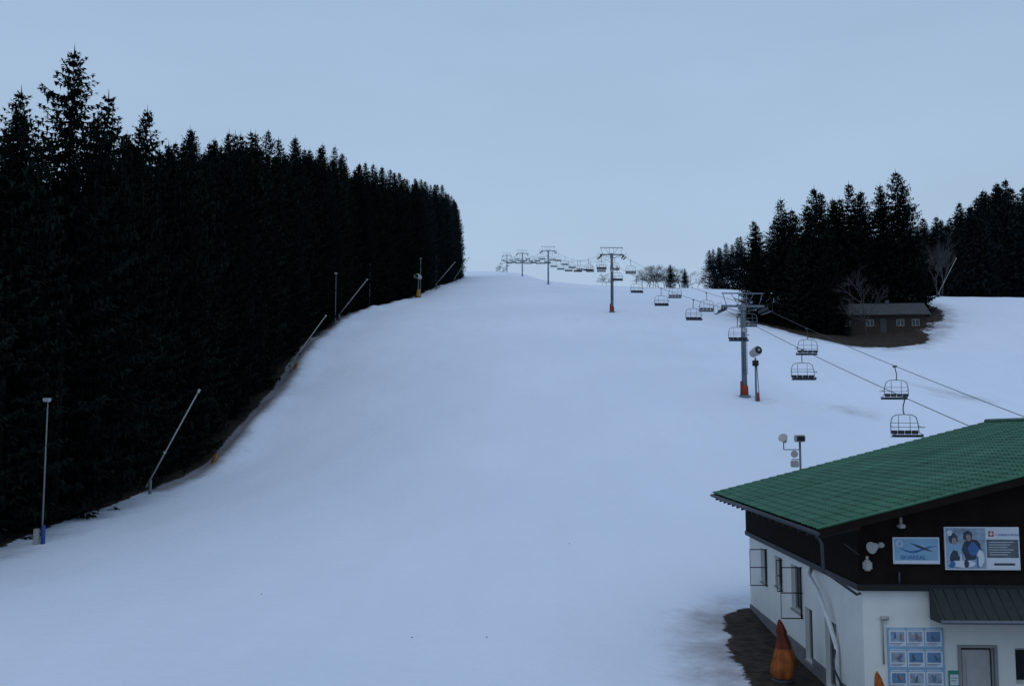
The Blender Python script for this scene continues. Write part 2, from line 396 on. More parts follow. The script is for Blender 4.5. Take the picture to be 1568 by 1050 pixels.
isl_trees = [(41.7, 151, 20.2), (44, 155, 18.5), (40.3, 160, 16.5), (46.2, 149.5, 22.6), (49.2, 153.5, 22.0), (48, 157, 20), (54.4, 155, 23.4), (56.6, 156.5, 21.8),
             (59.2, 156, 22.2), (62.4, 155, 24.0), (63.8, 157.5, 21.6), (51.5, 160, 20), (58.5, 162, 21), (55, 165, 20), (65.8, 160, 14), (44.5, 165, 17), (43.2, 147.5, 15),
             (48.0, 147.2, 14), (46.4, 145.5, 12), (64.2, 153.5, 9), (51.8, 156, 21), (46, 160, 19), (60.8, 159, 20.5), (42, 166, 16), (49, 168, 18), (54, 159, 21), (39, 154, 12), (49.6, 145.8, 7)]
for i, (x, y, h) in enumerate(isl_trees):
    put(SM[i % 4], "spruce_tree", x, y, h, 20, None, random.uniform(1.0, 1.2))
back = empty("distant_spruce_stand")
for (x, y, h) in [(53.2, 262, 11), (54.8, 264, 12.5), (56.5, 263, 11.5), (59, 266, 14), (61, 263, 15), (63, 266, 15.5), (65, 262, 15), (67, 268, 15), (69.5, 262, 16), (72, 266, 15), (75, 263, 16), (78, 266, 15),
                  (57.5, 270, 13), (62, 274, 14), (66, 276, 14), (70, 278, 15), (82, 268, 16), (86, 266, 17), (90, 268, 15)]:
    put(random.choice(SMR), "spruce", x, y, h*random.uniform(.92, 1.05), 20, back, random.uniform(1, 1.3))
right = empty("spruce_wood")
for k in range(81):
    x = 80.5+(k % 27)*1.7+random.uniform(-.7, .7); row = k//27
    y = 186+row*5+random.uniform(-1.5, 1.5)+0.12*(x-80)
    h = np.interp(x, [80, 88, 92, 96, 99, 106, 125], [14, 17, 19, 23.5, 22, 21.5, 22])+random.gauss(0, 1.0)
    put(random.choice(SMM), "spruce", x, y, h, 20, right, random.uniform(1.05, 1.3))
for (x, y, h) in [(70, 192, 11), (72.5, 196, 12), (75, 190, 11), (78, 192, 13), (67, 198, 12), (64, 196, 14), (73.5, 186, 9), (77, 186, 11), (69, 187, 9), (71, 200, 14), (76, 199, 14)]:
    put(random.choice(SMM), "spruce", x, y, h, 20, right, 1.3)

# bare deciduous trees
def bare_mesh(name, h, seed, spread=0.5, thick=0.012, levels=4):
    r = random.Random(seed); bm = bmesh.new()
    def br(p, d, L, rad, lv):
        pts = [p]; q = p.copy(); dd = d.copy()
        for i in range(3):
            dd = (dd+Vector((r.gauss(0, .12), r.gauss(0, .12), r.gauss(.05, .06)))).normalized(); q = q+dd*L/3; pts.append(q.copy())
        tube(bm, pts, [rad, rad*.85, rad*.7, rad*.5], seg=5 if lv < 2 else 3, cap=False)
        if lv < levels:
            for _ in range(5 if lv else 7):
                t = r.uniform(.3, 1); i = min(2, int(t*3)); b0 = pts[i].lerp(pts[i+1], t*3-i)
                ax = Vector((r.gauss(0, 1), r.gauss(0, 1), r.gauss(0, .5))).normalized()
                nd = (dd+ax*spread*1.3).normalized()
                br(b0, nd, L*r.uniform(.45, .7), rad*.5, lv+1)
    br(Vector((0, 0, -.3)), Vector((0, 0, 1)), h*.5, h*thick, 0)
    me = bpy.data.meshes.new(name); bm.to_mesh(me); bm.free(); me.materials.append(M['twig']); return me
BM = [bare_mesh("bare_a", 10, 1), bare_mesh("bare_b", 10, 2, .7), bare_mesh("bush_c", 10, 5, .9, .010)]
def putb(me, name, x, y, s, parent=None, w=1):
    o = bpy.data.objects.new(name, me); o.location = (x, y, g(x, y)-.1); o.scale = (s*w, s*w, s); o.rotation_euler = (0, 0, random.uniform(0, 6.28)); COL.objects.link(o); o.parent = parent
for (x, y, h) in [(76, 174, 13), (78, 177, 12)]: putb(BM[0], "birch_tree", x, y, h/10, None, .7)
putb(BM[1], "bare_tree", 52.0, 143.0, 1.25, None, .7)
hedge = empty("bare_bushes")
for (x, y, h) in [(37, 262, 7), (38, 263, 7.5), (39, 264, 8), (41, 262, 7.5), (42, 264, 7.5), (43, 265, 7.5), (45.5, 263, 7), (47, 266, 6.5), (49, 264, 6), (50.5, 265, 6), (25, 270, 4.2), (26.5, 272, 4.6), (28, 271, 4), (35.5, 266, 6), (38, 268, 8), (40.5, 269, 8), (44, 270, 7.5), (46, 268, 7), (36.5, 264, 6)]:
    putb(BM[2], "bush", x, y, h/10, hedge, 1.25)
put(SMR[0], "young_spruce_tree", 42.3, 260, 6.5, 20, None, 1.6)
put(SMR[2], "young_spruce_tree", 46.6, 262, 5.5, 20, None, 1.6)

# ------------------------------------------------------------------ chairlift
def lx(y, off=0): return 25.2+off-0.06*y
TW = [(85, 9.0), (155, 10.4), (259, 10.2), (357, 9.6), (460, 9.4), (530, 9.2)]
GA = 1.8
def tower_obj(x, y, h, pad=True, name="chairlift_tower"):
    z = g(x, y); e = empty(name, (x, y, z), 0.06)
    st_ = M['steel'] if y < 200 else M['hazed']; dk_ = M['darksteel'] if y < 200 else M['hazed2']  # far towers take the paler steel, haze painted in
    bm = bmesh.new()
    tube(bm, [(0, 0, -.5), (0, 0, h*.5), (0, 0, h-.9)], [.25, .215, .17], 14)
    tube(bm, [(0, 0, -.2), (0, 0, .12)], [.5, .5], 14)
    obj_from_bm(bm, "mast", st_, e)
    bm = bmesh.new()
    zc = h-1.25
    bbox(bm, -GA-.1, GA+.1, -.12, .12, zc+.04, zc+.22, bev=.03)
    bbox(bm, -.26, .26, -.2, .2, zc-.3, zc+.28, bev=.04)
    tube(bm, [(-GA+.1, 0, zc+.05), (-.2, 0, zc-.4)], .035, 6); tube(bm, [(GA-.1, 0, zc+.05), (.2, 0, zc-.4)], .035, 6)
    for sx in (-1, 1):
        tube(bm, [(sx*.35, 0, zc+.22), (sx*.35, 0, h-.02)], .03, 6)
        tube(bm, [(sx*(GA-.35), 0, zc+.22), (sx*(GA-.05), 0, h-.02)], .03, 6)
        tube(bm, [(sx*.4, 0, zc+.22), (sx*1.0, 0, h-.04)], .025, 6)
    bbox(bm, -GA-.05, GA+.05, -.06, .06, h-.05, h+.05, bev=.02)
    obj_from_bm(bm, "crossarm", st_, e)
    bm = bmesh.new()
    for sx in (-1, 1):
        X0 = sx*GA
        for d in (-.05, .05): bbox(bm, X0+d-.015, X0+d+.015, -1.25, 1.25, zc-.28, zc-.17)
        for k in range(6):
            yy = -1.1+k*.44
            tube(bm, [(X0-.045, yy, zc-.22), (X0+.045, yy, zc-.22)], .15, 12)
        tube(bm, [(X0, 0, zc-.2), (X0, 0, zc+.05)], .06, 6)
        bbox(bm, X0+sx*.15, X0+sx*.42, -1.3, 1.3, zc-.46, zc-.44)
        for yy in (-1.2, 0, 1.2): tube(bm, [(X0+sx*.42, yy, zc-.45), (X0+sx*.42, yy, zc+.3)], .012, 5)
        tube(bm, [(X0+sx*.42, -1.2, zc+.3), (X0+sx*.42, 1.2, zc+.3)], .012, 5)
    obj_from_bm(bm, "sheave_trains", dk_, e)
    bm = bmesh.new()
    for sx in (-.17, .17): tube(bm, [(sx, -.42, 1.9), (sx, -.36, h-1.6)], .02, 5)
    zz = 2.0
    while zz < h-1.7: tube(bm, [(-.17, -.41, zz), (.17, -.41, zz)], .014, 5); zz += .3
    obj_from_bm(bm, "ladder", dk_, e)
    if pad:
        bm = bmesh.new()
        tube(bm, [(0, 0, .1), (0, 0, .2), (0, 0, .85), (0, 0, 1.0)], [.31, .34, .32, .27], 12)
        tube(bm, [(-.32, -.1, .1), (-.32, -.1, 1.35)], [.10, .08], 8)
        obj_from_bm(bm, "safety_pad", M['orange'], e)
    bm = bmesh.new(); bbox(bm, -.22, .22, -.46, -.43, h*.62, h*.62+.34, 0, bev=.01); obj_from_bm(bm, "number_plate", M['lightgrey'], e)
    return z+h-1.25-.03
supports = [(44.2, H+0.25)]
for i, (y, h) in enumerate(TW):
    zc = tower_obj(lx(y), y, h, pad=i < 2); supports.append((y, zc))
supports.append((600, g(lx(600), 600)+5))
def cable_z(y):
    for (y0, z0), (y1, z1) in zip(supports[:-1], supports[1:]):
        if y <= y1:
            t = (y-y0)/(y1-y0); sag = 0.00016*(y1-y0)**2 if y0 > 60 else .25
            return z0+(z1-z0)*t-4*sag*t*(1-t)
    return supports[-1][1]
lift = empty("lift_cable")
for off in (-GA, GA):
    bm = bmesh.new(); pts = []
    for k in range(0, 140):
        yy = 44.2+(600-44.2)*(k/139)**1.3
        pts.append((lx(yy, off), yy, cable_z(yy)))
    tube(bm, pts, .02, 5); obj_from_bm(bm, "rope", M['darksteel'], lift)

def chair_mesh():
    bm = bmesh.new()
    tube(bm, [(0, -.18, .0), (0, .18, .0)], .06, 8, 2)
    tube(bm, [(0, 0, 0), (0, .05, -.2), (0.02, .20, -.42), (0.02, .22, -.62), (0, .1, -.84)], .03, 8, 2)
    for s in (-1, 1):
        tube(bm, [(0, .1, -.84), (s*.45, .1, -.86), (s*.66, .1, -.98), (s*.76, .1, -1.3), (s*.78, .05, -1.78), (s*.76, -.42, -1.90)], .024, 6, 0)
        tube(bm, [(s*.76, .12, -1.42), (s*.79, -.25, -1.52), (s*.79, -.50, -1.50)], .018, 6, 0)
        tube(bm, [(s*.32, .1, -.90), (s*.32, .1, -1.72)], .016, 6, 0)
    tube(bm, [(-.79, -.50, -1.50), (.79, -.50, -1.50)], .018, 6, 0)
    tube(bm, [(-.76, .1, -1.28), (.76, .1, -1.28)], .016, 6, 0)
    for k in range(4):
        x0 = -.76+k*.385
        bbox(bm, x0, x0+.365, -.42, .06, -1.97, -1.88, 1, bev=.03)
        bbox(bm, x0, x0+.365, .07, .12, -1.86, -1.66, 1, bev=.02)
    bbox(bm, -.78, .78, -.40, .10, -2.01, -1.972, 2)
    me = bpy.data.meshes.new("lift_chair"); bm.to_mesh(me); bm.free()
    for k in ('steel', 'seat', 'darksteel'): me.materials.append(M[k])
    return me
CH = chair_mesh(); CH2 = CH.copy(); CH2.materials[0] = M['hazed']; CH2.materials[1] = M['hazed2']; CH2.materials[2] = M['hazed2']  # second chair mesh is paled to imitate haze on far chairs
def chair(y, off):
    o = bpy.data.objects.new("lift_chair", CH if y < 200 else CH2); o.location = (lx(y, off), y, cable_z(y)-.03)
    o.rotation_euler = (random.gauss(0, .02), 0, .06+(0 if off < 0 else math.pi)+random.gauss(0, .04)); COL.objects.link(o)
for k in range(0, 36):
    chair(51+14.7*k, -GA)
    if k != 5: chair(60+14.7*k, GA)

st = empty("chairlift_station", (lx(43.0), 44.2, g(22.5, 44.2)), .06)
bm = bmesh.new(); hz = H+0.2-g(22.5, 44.2)
tube(bm, [(0, .0, -.5), (0, 0, hz-.3)], .35, 14); bbox(bm, -.4, .4, -1.2, 1.2, hz-.45, hz-.2, bev=.04)
obj_from_bm(bm, "column", M['steel'], st)
bm = bmesh.new(); tube(bm, [(0, 0, hz-.06), (0, 0, hz+.04)], GA, 40); obj_from_bm(bm, "bullwheel", M['darksteel'], st)

# ------------------------------------------------------------------ snow-making gear and poles
def fan_gun(x, y, hp=2.9, name="snow_gun", rot=0.3, s=1.0):
    e = empty(name, (x, y, g(x, y)), rot)
    bm = bmesh.new(); tube(bm, [(0, 0, -.4), (0, 0, hp)], [.10*s, .08*s], 10); tube(bm, [(.35*s, 0, -.3), (.1*s, 0, hp-.3)], .04*s, 8)
    obj_from_bm(bm, "stand", M['steel'], e)
    bm = bmesh.new()
    c = hp+.5*s
    prof = [(-.55, .30), (-.5, .40), (-.3, .42), (.1, .38), (.45, .34), (.5, .30)]
    tube(bm, [(0, p[0]*s, c+p[0]*-.25*s) for p in prof], [p[1]*s for p in prof], 18, 0)
    tube(bm, [(0, -.60*s, c+.15*s), (0, -.552*s, c+.138*s)], [.34*s, .34*s], 18, 1)
    tube(bm, [(0, -.64*s, c+.16*s), (0, -.605*s, c+.15*s)], [.12*s, .12*s], 10, 0)
    bbox(bm, -.22*s, .22*s, -.2*s, .2*s, hp-.75*s, hp-.25*s, 1, bev=.02)
    obj_from_bm(bm, "fan_barrel", [M['lightgrey'], M['black']], e, True)
    bm = bmesh.new(); tube(bm, [(.15, -.05, 0), (.10, -.05, .75)], [.13*s, .09*s], 10); obj_from_bm(bm, "safety_pad", M['orange'], e)
    return e
fan_gun(lx(85)+.62, 83.5, 3.7, rot=.3, s=.95)
def gun_yellow(x, y):
    e = empty("snow_gun", (x, y, g(x, y)), -.4)
    bm = bmesh.new(); tube(bm, [(0, 0, -.4), (0, 0, 4.2)], .12, 8); obj_from_bm(bm, "stand", M['steel'], e)
    bm = bmesh.new(); tube(bm, [(0, 0, 0), (0, 0, .5), (.05, 0, 1.8)], [.65, .5, .3], 10); obj_from_bm(bm, "yellow_cover", M['yellow'], e)
    bm = bmesh.new(); tube(bm, [(0, -.7, 4.6), (0, -.5, 4.6), (0, .7, 4.4)], [.4, .55, .45], 16, 0); tube(bm, [(0, -.74, 4.6), (0, -.70, 4.6)], .34, 14, 1)
    bbox(bm, -1.0, -.4, -.3, .3, 4.3, 4.9, 0, bev=.05)
    obj_from_bm(bm, "fan_barrel", [M['lightgrey'], M['black']], e)
gun_yellow(-20.0, 208)

def lamp_pole(x, y, h, boxes=False, r=.06, name="lamp_pole"):
    e = empty(name, (x, y, g(x, y)))
    bm = bmesh.new(); tube(bm, [(0, 0, -.5), (0, 0, h*.5), (0, 0, h)], [r*1.2, r, r*.8], 8); obj_from_bm(bm, "pole", M['polesteel'], e)
    bm = bmesh.new(); bbox(bm, -.17, .17, -.3, .08, h-.02, h+.16, 0, bev=.03); bbox(bm, -.13, .13, -.26, .0, h-.05, h-.024, 1)
    obj_from_bm(bm, "lamp_head", [M['lightgrey'], M['white']], e)
    if boxes:
        bm = bmesh.new(); tube(bm, [(.08, -.05, -.2), (.08, -.05, .95), (.08, -.05, 1.05)], [.13, .12, .07], 10); obj_from_bm(bm, "blue_hydrant_cover", M['blue'], e)
        bm = bmesh.new(); bbox(bm, -.36, -.10, -.3, .0, -.2, .85, 0, bev=.03); obj_from_bm(bm, "cabinet", M['lightgrey'], e)
lamp_pole(-26.4, 56.0, 8.0, True, r=.045)
lamp_pole(-25.5, 141, 7.4, r=.05); lamp_pole(-25.7, 176, 8.0, r=.06); lamp_pole(-20.2, 215, 8.5, r=.07); lamp_pole(-20.3, 260, 8, r=.07)
def lance(x, y, post, L, lean, azim=0.0, r=.055, name="snow_lance"):
    e = empty(name, (x, y, g(x, y)), azim)
    bm = bmesh.new(); tube(bm, [(0, 0, -.4), (0, 0, post)], .11, 10); tube(bm, [(-.22, 0, post*.5), (0, 0, post*.85), (.02, 0, post)], .045, 8); obj_from_bm(bm, "post", M['steel'], e)
    bm = bmesh.new(); d = Vector((math.sin(lean), 0, math.cos(lean))); b0 = Vector((-.15, 0, post*.75))
    tube(bm, [b0-d*.3, b0+d*L*.5, b0+d*L], [r*1.2, r, r*.8], 8)
    tube(bm, [b0+d*(L-.3), b0+d*L], r*1.7, 8)
    tube(bm, [b0+d*L*.33-Vector((.12, 0, 0)), b0+d*L*.33+Vector((.02, 0, -.1))], .1, 8)
    obj_from_bm(bm, "lance_tube", M['lightgrey'], e)
lance(-26.0, 71.3, 1.0, 7.6, .48, r=.055)
lance(-25.2, 112, 1.2, 7.0, .62, r=.055)
lance(-25.8, 146, 1.2, 7.0, .66, r=.06)
lance(-19.3, 250, 1.3, 7.5, .7, r=.07)
lance(-17.6, 300, 1.3, 8, .6, r=.08)
lance(76.5, 174.5, 1.0, 7.2, .5, r=.05)

for (x, y, s) in [(-24.3, 80.5, .75), (-25.0, 113, .7)]:
    e = empty("safety_mat", (x, y, g(x, y)-.1)); e.rotation_euler = (0, .35, .4)
    bm = bmesh.new()
    for k in range(4):
        bbox(bm, -.1-k*.02, .05, -.9*s+k*.45*s, -.48*s+k*.45*s, -.2, (1.0+.2*math.sin(k*2))*s, 0, bev=.05)
    obj_from_bm(bm, "pads", M['yellow'], e)

bm = bmesh.new(); rr = random.Random(4)
for (x, y) in [(-.9, 36.0), (-3.6, 36.2), (-8.0, 29.0), (3.0, 52), (-11, 44)]:
    t = bmesh.new(); bmesh.ops.create_icosphere(t, subdivisions=1, radius=.032)
    for v in t.verts: v.co = v.co*rr.uniform(.6, 1.2)+Vector((x, y, g(x, y)+.01))
    tm = bpy.data.meshes.new("t"); t.to_mesh(tm); t.free(); bm.from_mesh(tm); bpy.data.meshes.remove(tm)
obj_from_bm(bm, "dirt_clods", M['bark'])

px_, py_ = 13.25, 45.5
e = empty("floodlight_pole", (px_, py_, g(px_, py_)))
zt = H-0.35-g(px_, py_)
bm = bmesh.new(); tube(bm, [(0, 0, -.4), (0, 0, zt)], .05, 10); tube(bm, [(-.75, 0, zt-.35), (0, 0, zt-.35)], .025, 6); tube(bm, [(-.4, 0, zt-.8), (0, 0, zt-.8)], .025, 6)
tube(bm, [(-.75, 0, zt-.35), (-.75, 0, zt+.1)], .025, 6)
obj_from_bm(bm, "pole", M['steel'], e)
bm = bmesh.new(); tube(bm, [(-.66, .05, zt+.0), (-.76, -.12, zt+.12), (-.84, -.22, zt+.20)], [.07, .15, .22], 16); bbox(bm, -.25, .2, -.25, .1, zt+.0, zt+.32, bev=.04)
bbox(bm, -.45, -.12, -.2, .05, zt-1.15, zt-.85, bev=.03); tube(bm, [(-.32, -.2, zt-.55), (-.32, .0, zt-.55)], [.17, .07], 12)
obj_from_bm(bm, "floodlight_heads", M['lightgrey'], e)
bm = bmesh.new(); bbox(bm, -.2, .15, -.256, -.252, zt+.05, zt+.27); obj_from_bm(bm, "lamp_glass", M['glass'], e)

# ------------------------------------------------------------------ lodge
BX, BY, BZ = 9.43, 27.0, H-7.9
lodge = empty("ski_lodge", (BX, BY, BZ), -0.032)
W = 20.6; D = 14.6; SPL = 3.78; XE = -1.35; RX = 10.3; EZ = 5.39; RZ = 8.39; YF = -.9; YB = 15.4
sl = (RZ-EZ)/(RX-XE)
def rz(x): return EZ+sl*(x-XE) if x <= RX else RZ-sl*(x-RX)
wins = [(11.4, 12.5, 2.15, 3.45), (9.0, 10.1, 2.35, 3.45), (6.3, 7.7, 1.95, 3.45), (5.1, 6.0, .6, 2.3), (2.5, 3.7, .35, 2.35)]
def wall_with_holes(bm, fixed, a0, a1, z0, z1, holes, depth, axis='x', inward=1):
    As = sorted(set([a0, a1]+[h[0] for h in holes]+[h[1] for h in holes])); Zs = sorted(set([z0, z1]+[h[2] for h in holes]+[h[3] for h in holes]))
    def P(a, z, d=0):
        return (fixed+d*inward, a, z) if axis == 'x' else (a, fixed+d*inward, z)
    def q(p): 
        vs = [bm.verts.new(x) for x in p]; bm.faces.new(vs)
    for i in range(len(As)-1):
        for j in range(len(Zs)-1):
            am = (As[i]+As[i+1])/2; zm = (Zs[j]+Zs[j+1])/2
            if any(h[0] < am < h[1] and h[2] < zm < h[3] for h in holes): continue
            q([P(As[i], Zs[j]), P(As[i+1], Zs[j]), P(As[i+1], Zs[j+1]), P(As[i], Zs[j+1])])
    for (b0, b1, c0, c1) in holes:
        q([P(b0, c0), P(b1, c0), P(b1, c0, depth), P(b0, c0, depth)]); q([P(b0, c1), P(b1, c1), P(b1, c1, depth), P(b0, c1, depth)])
        q([P(b0, c0), P(b0, c1), P(b0, c1, depth), P(b0, c0, depth)]); q([P(b1, c0), P(b1, c1), P(b1, c1, depth), P(b1, c0, depth)])
fholes = [(2.55, 3.43, -.6, 2.23), (3.98, 5.2, 1.3, 2.23), (7.5, 9.0, 1.2, 2.3)]
bm = bmesh.new()
wall_with_holes(bm, 0, 0, D, -.8, SPL, wins, .22, 'x')
wall_with_holes(bm, 0, 0, W, -.8, SPL, fholes, .22, 'y')
for p in ([(W, 0, -.8), (W, D, -.8), (W, D, SPL), (W, 0, SPL)], [(0, D, -.8), (W, D, -.8), (W, D, SPL), (0, D, SPL)]):
    bm.faces.new([bm.verts.new(x) for x in p])
obj_from_bm(bm, "plastered_walls", M['render'], lodge)
bm = bmesh.new(); bbox(bm, -.04, -.003, -.04, 2.5, -.8, .82); bbox(bm, -.04, -.003, 3.7, 5.1, -.8, .82); bbox(bm, -.04, -.003, 2.5, 3.7, -.8, .34); bbox(bm, -.04, -.003, 5.1, 6.0, -.8, .59); bbox(bm, -.04, -.003, 6.0, D, -.8, .92)
obj_from_bm(bm, "plinth", M['concrete'], lodge)
bm = bmesh.new()
def prism(bm, pts, y0, y1):
    a = [bm.verts.new((x, y0, z)) for x, z in pts]; b_ = [bm.verts.new((x, y1, z)) for x, z in pts]
    bm.faces.new(a); bm.faces.new(b_[::-1])
    for i in range(len(pts)): bm.faces.new((a[i], b_[i], b_[(i+1) % len(pts)], a[(i+1) % len(pts)]))
prism(bm, [(-.12, SPL), (W+.12, SPL), (W+.12, rz(W+.12)-.16), (RX, RZ-.16), (-.12, rz(-.12)-.16)], -.12, D+.1)
obj_from_bm(bm, "boarded_upper_storey", M['boards'], lodge)
bm = bmesh.new(); bbox(bm, -.16, W+.16, -.16, -.123, SPL-.05, SPL+.12); bbox(bm, -.16, -.123, -.12, D+.1, SPL-.05, SPL+.12); obj_from_bm(bm, "skirt_boards", M['black'], lodge)
def roof_side(x0, z0, x1, z1, name):
    rng = 34; nyv = 330
    V = []; F = []
    Ls = math.hypot(x1-x0, z1-z0); nxn, nzn = -(z1-z0)/Ls, (x1-x0)/Ls
    if nzn < 0: nxn, nzn = -nxn, -nzn
    rows = []
    for i in range(rng):
        rows += [(i/rng, .034), ((i+.97)/rng, .004)]
    rows.append((1, 0.004))
    rr = random.Random(5); jit = [rr.gauss(0, .004) for _ in range(nyv//6+2)]
    for (t, off) in rows:
        for j in range(nyv+1):
            yy = YF+(YB-YF)*j/nyv
            wv = .034*(1 if j % 6 == 0 else (.6 if j % 6 in (1, 5) else 0))
            o = off+wv+jit[j//6]
            V.append((x0+(x1-x0)*t+nxn*o, yy, z0+(z1-z0)*t+nzn*o))
    for i in range(len(rows)-1):
        for j in range(nyv):
            a = i*(nyv+1)+j; F.append((a, a+1, a+nyv+2, a+nyv+1))
    me = bpy.data.meshes.new(name); me.from_pydata(V, [], F); me.materials.append(M['roof'])
    o = bpy.data.objects.new(name, me); COL.objects.link(o); o.parent = lodge
roof_side(XE, EZ, RX, RZ, "roof_sheet_left"); roof_side(2*RX-XE, EZ, RX, RZ, "roof_sheet_right")
bm = bmesh.new()
X2 = 2*RX-XE
prism(bm, [(XE, EZ-.02), (RX, RZ-.02), (X2, EZ-.02), (X2, EZ-.15), (RX, RZ-.15), (XE, EZ-.15)], YF+.02, YB-.02); obj_from_bm(bm, "roof_deck", M['boards'], lodge)
bm = bmesh.new()
prism(bm, [(XE, EZ+.03), (RX, RZ+.03), (RX, RZ-.17), (XE, EZ-.17)], YF-.03, YF+.016); prism(bm, [(X2, EZ+.03), (RX, RZ+.03), (RX, RZ-.17), (X2, EZ-.17)], YF-.03, YF+.016)
obj_from_bm(bm, "barge_boards", M['boards'], lodge)
bm = bmesh.new()
prism(bm, [(XE-.02, EZ+.075), (RX, RZ+.075), (RX, RZ+.034), (XE-.02, EZ+.034)], YF-.05, YF+.09)
tube(bm, [(RX, YF-.03, RZ+.06), (RX, YB, RZ+.06)], .10, 8)
obj_from_bm(bm, "barge_trim", M['roof'], lodge)
bm = bmesh.new(); tube(bm, [(XE-.05, YF-.05, EZ-.08), (XE-.05, YB, EZ-.08)], .065, 8)
tube(bm, [(XE-.03, YF+.12, EZ-.1), (XE+.1, YF+.12, EZ-.35), (XE+.12, YF+.12, EZ-1.05), (XE+.12, YF+.15, EZ-1.1)], .045, 8)
tube(bm, [(XE+.12, YF+.12, EZ-1.05), (-.2, -.2, EZ-1.75), (-.1, -.2, SPL-.1)], .04, 8)
obj_from_bm(bm, "gutter", M['darksteel'], lodge)
bm = bmesh.new()
yy = YF+.5
while yy < YB-.3:
    a = [bm.verts.new(v) for v in ((XE+.05, yy, EZ-.15), (-.12, yy, rz(-.12)-.16), (-.12, yy, rz(-.12)-.34), (XE+.05, yy, EZ-.27))]
    b_ = [bm.verts.new((v.co.x, yy+.1, v.co.z)) for v in a]
    bm.faces.new(a); bm.faces.new(b_[::-1])
    for i in range(4): bm.faces.new((a[i], b_[i], b_[(i+1) % 4], a[(i+1) % 4]))
    yy += .9
obj_from_bm(bm, "rafters", M['cabinwood'], lodge)
bm = bmesh.new(); bf = bmesh.new(); bs = bmesh.new()
for (a0, a1, z0, z1) in wins:
    bbox(bm, .19, .20, a0, a1, z0, z1)
    for (p, q) in ((a0, a0+.06), (a1-.06, a1), ((a0+a1)/2-.03, (a0+a1)/2+.03)): bbox(bf, .14, .188, p, q, z0, z1)
    bbox(bf, .145, .186, a0, a1, z0, z0+.06); bbox(bf, .145, .186, a0, a1, z1-.06, z1)
    bbox(bf, -.05, .14, a0-.05, a1+.05, z0-.06, z0-.003)
for (a0, a1, z0, z1) in fholes[1:]:
    bbox(bm, a0, a1, .19, .20, z0, z1)
    for (p, q) in ((a0, a0+.07), (a1-.07, a1), ((a0+a1)/2-.03, (a0+a1)/2+.03)): bbox(bs, p, q, .14, .188, z0, z1)
    bbox(bs, a0, a1, .145, .186, z0, z0+.07); bbox(bs, a0, a1, .145, .186, z1-.07, z1)
obj_from_bm(bm, "window_panes", M['glass'], lodge); obj_from_bm(bf, "window_frames", M['frame'], lodge); obj_from_bm(bs, "front_window_frames", M['doorpaint'], lodge)
bm = bmesh.new()
for (yy, z0, z1, pr) in ((11.35, 2.15, 3.5, .66), (8.95, 2.3, 3.4, .2), (6.2, 1.85, 3.5, .72)):
    for zz in (z0, (z0+z1)/2, z1): tube(bm, [(0.0, yy, zz), (-pr, yy, zz)], .02, 6)
    tube(bm, [(-pr, yy, z0), (-pr, yy, z1)], .012, 6); tube(bm, [(-.06, yy, z0), (-.06, yy, z1)], .03, 6)
obj_from_bm(bm, "shutter_grilles", M['black'], lodge)
bm = bmesh.new(); tube(bm, [(-.06, 4.8, SPL-.1), (-.3, 4.2, SPL-.25), (-.32, 3.2, 3.2), (-.2, 2.6, 2.5), (-.1, 2.2, 1.8), (-.08, 2.1, .2)], .07, 8)
obj_from_bm(bm, "drain_pipe", M['white'], lodge)
bm = bmesh.new(); tube(bm, [(-.07, 2.3, 1.9), (-.3, 1.9, 1.3), (-.07, 1.5, .6)], .03, 6); obj_from_bm(bm, "handrail", M['darksteel'], lodge)
bm = bmesh.new(); bbox(bm, 2.62, 3.36, .10, .15, -.2, 2.16, 0, bev=.006)
for zz in ((.2, .9), (1.05, 2.0)):
    bbox(bm, 2.72, 3.26, .085, .099, zz[0], zz[1], 0, bev=.006)
tube(bm, [(2.70, .05, 1.0), (2.70, .09, 1.0)], .03, 8, 1)
for (p, q) in ((2.47, 2.55), (3.43, 3.51)): bbox(bm, p, q, -.04, .08, -.2, 2.31, 2)
bbox(bm, 2.55, 3.43, -.04, .08, 2.232, 2.31, 2)
obj_from_bm(bm, "door", [M['doorpaint'], M['darksteel'], M['frame']], lodge)
bm = bmesh.new(); 
pts = [(-.165, SPL+.02), (-.98, 3.12), (-.98, 3.02), (-.165, 3.0)]
a = [bm.verts.new((1.72, y, z)) for y, z in pts]; b_ = [bm.verts.new((13, y, z)) for y, z in pts]
bm.faces.new(a); bm.faces.new(b_[::-1])
for i in range(4): bm.faces.new((a[i], b_[i], b_[(i+1) % 4], a[(i+1) % 4]))
xx = 1.8
while xx < 13: 
    tube(bm, [(xx, -.16, SPL+.03), (xx, -.98, 3.13)], .014, 5); xx += .28
obj_from_bm(bm, "pent_roof", M['darkpent'], lodge)
bm = bmesh.new(); tube(bm, [(1.68, -1.03, 3.08), (13, -1.03, 3.08)], .05, 8); obj_from_bm(bm, "pent_gutter", M['steel'], lodge)

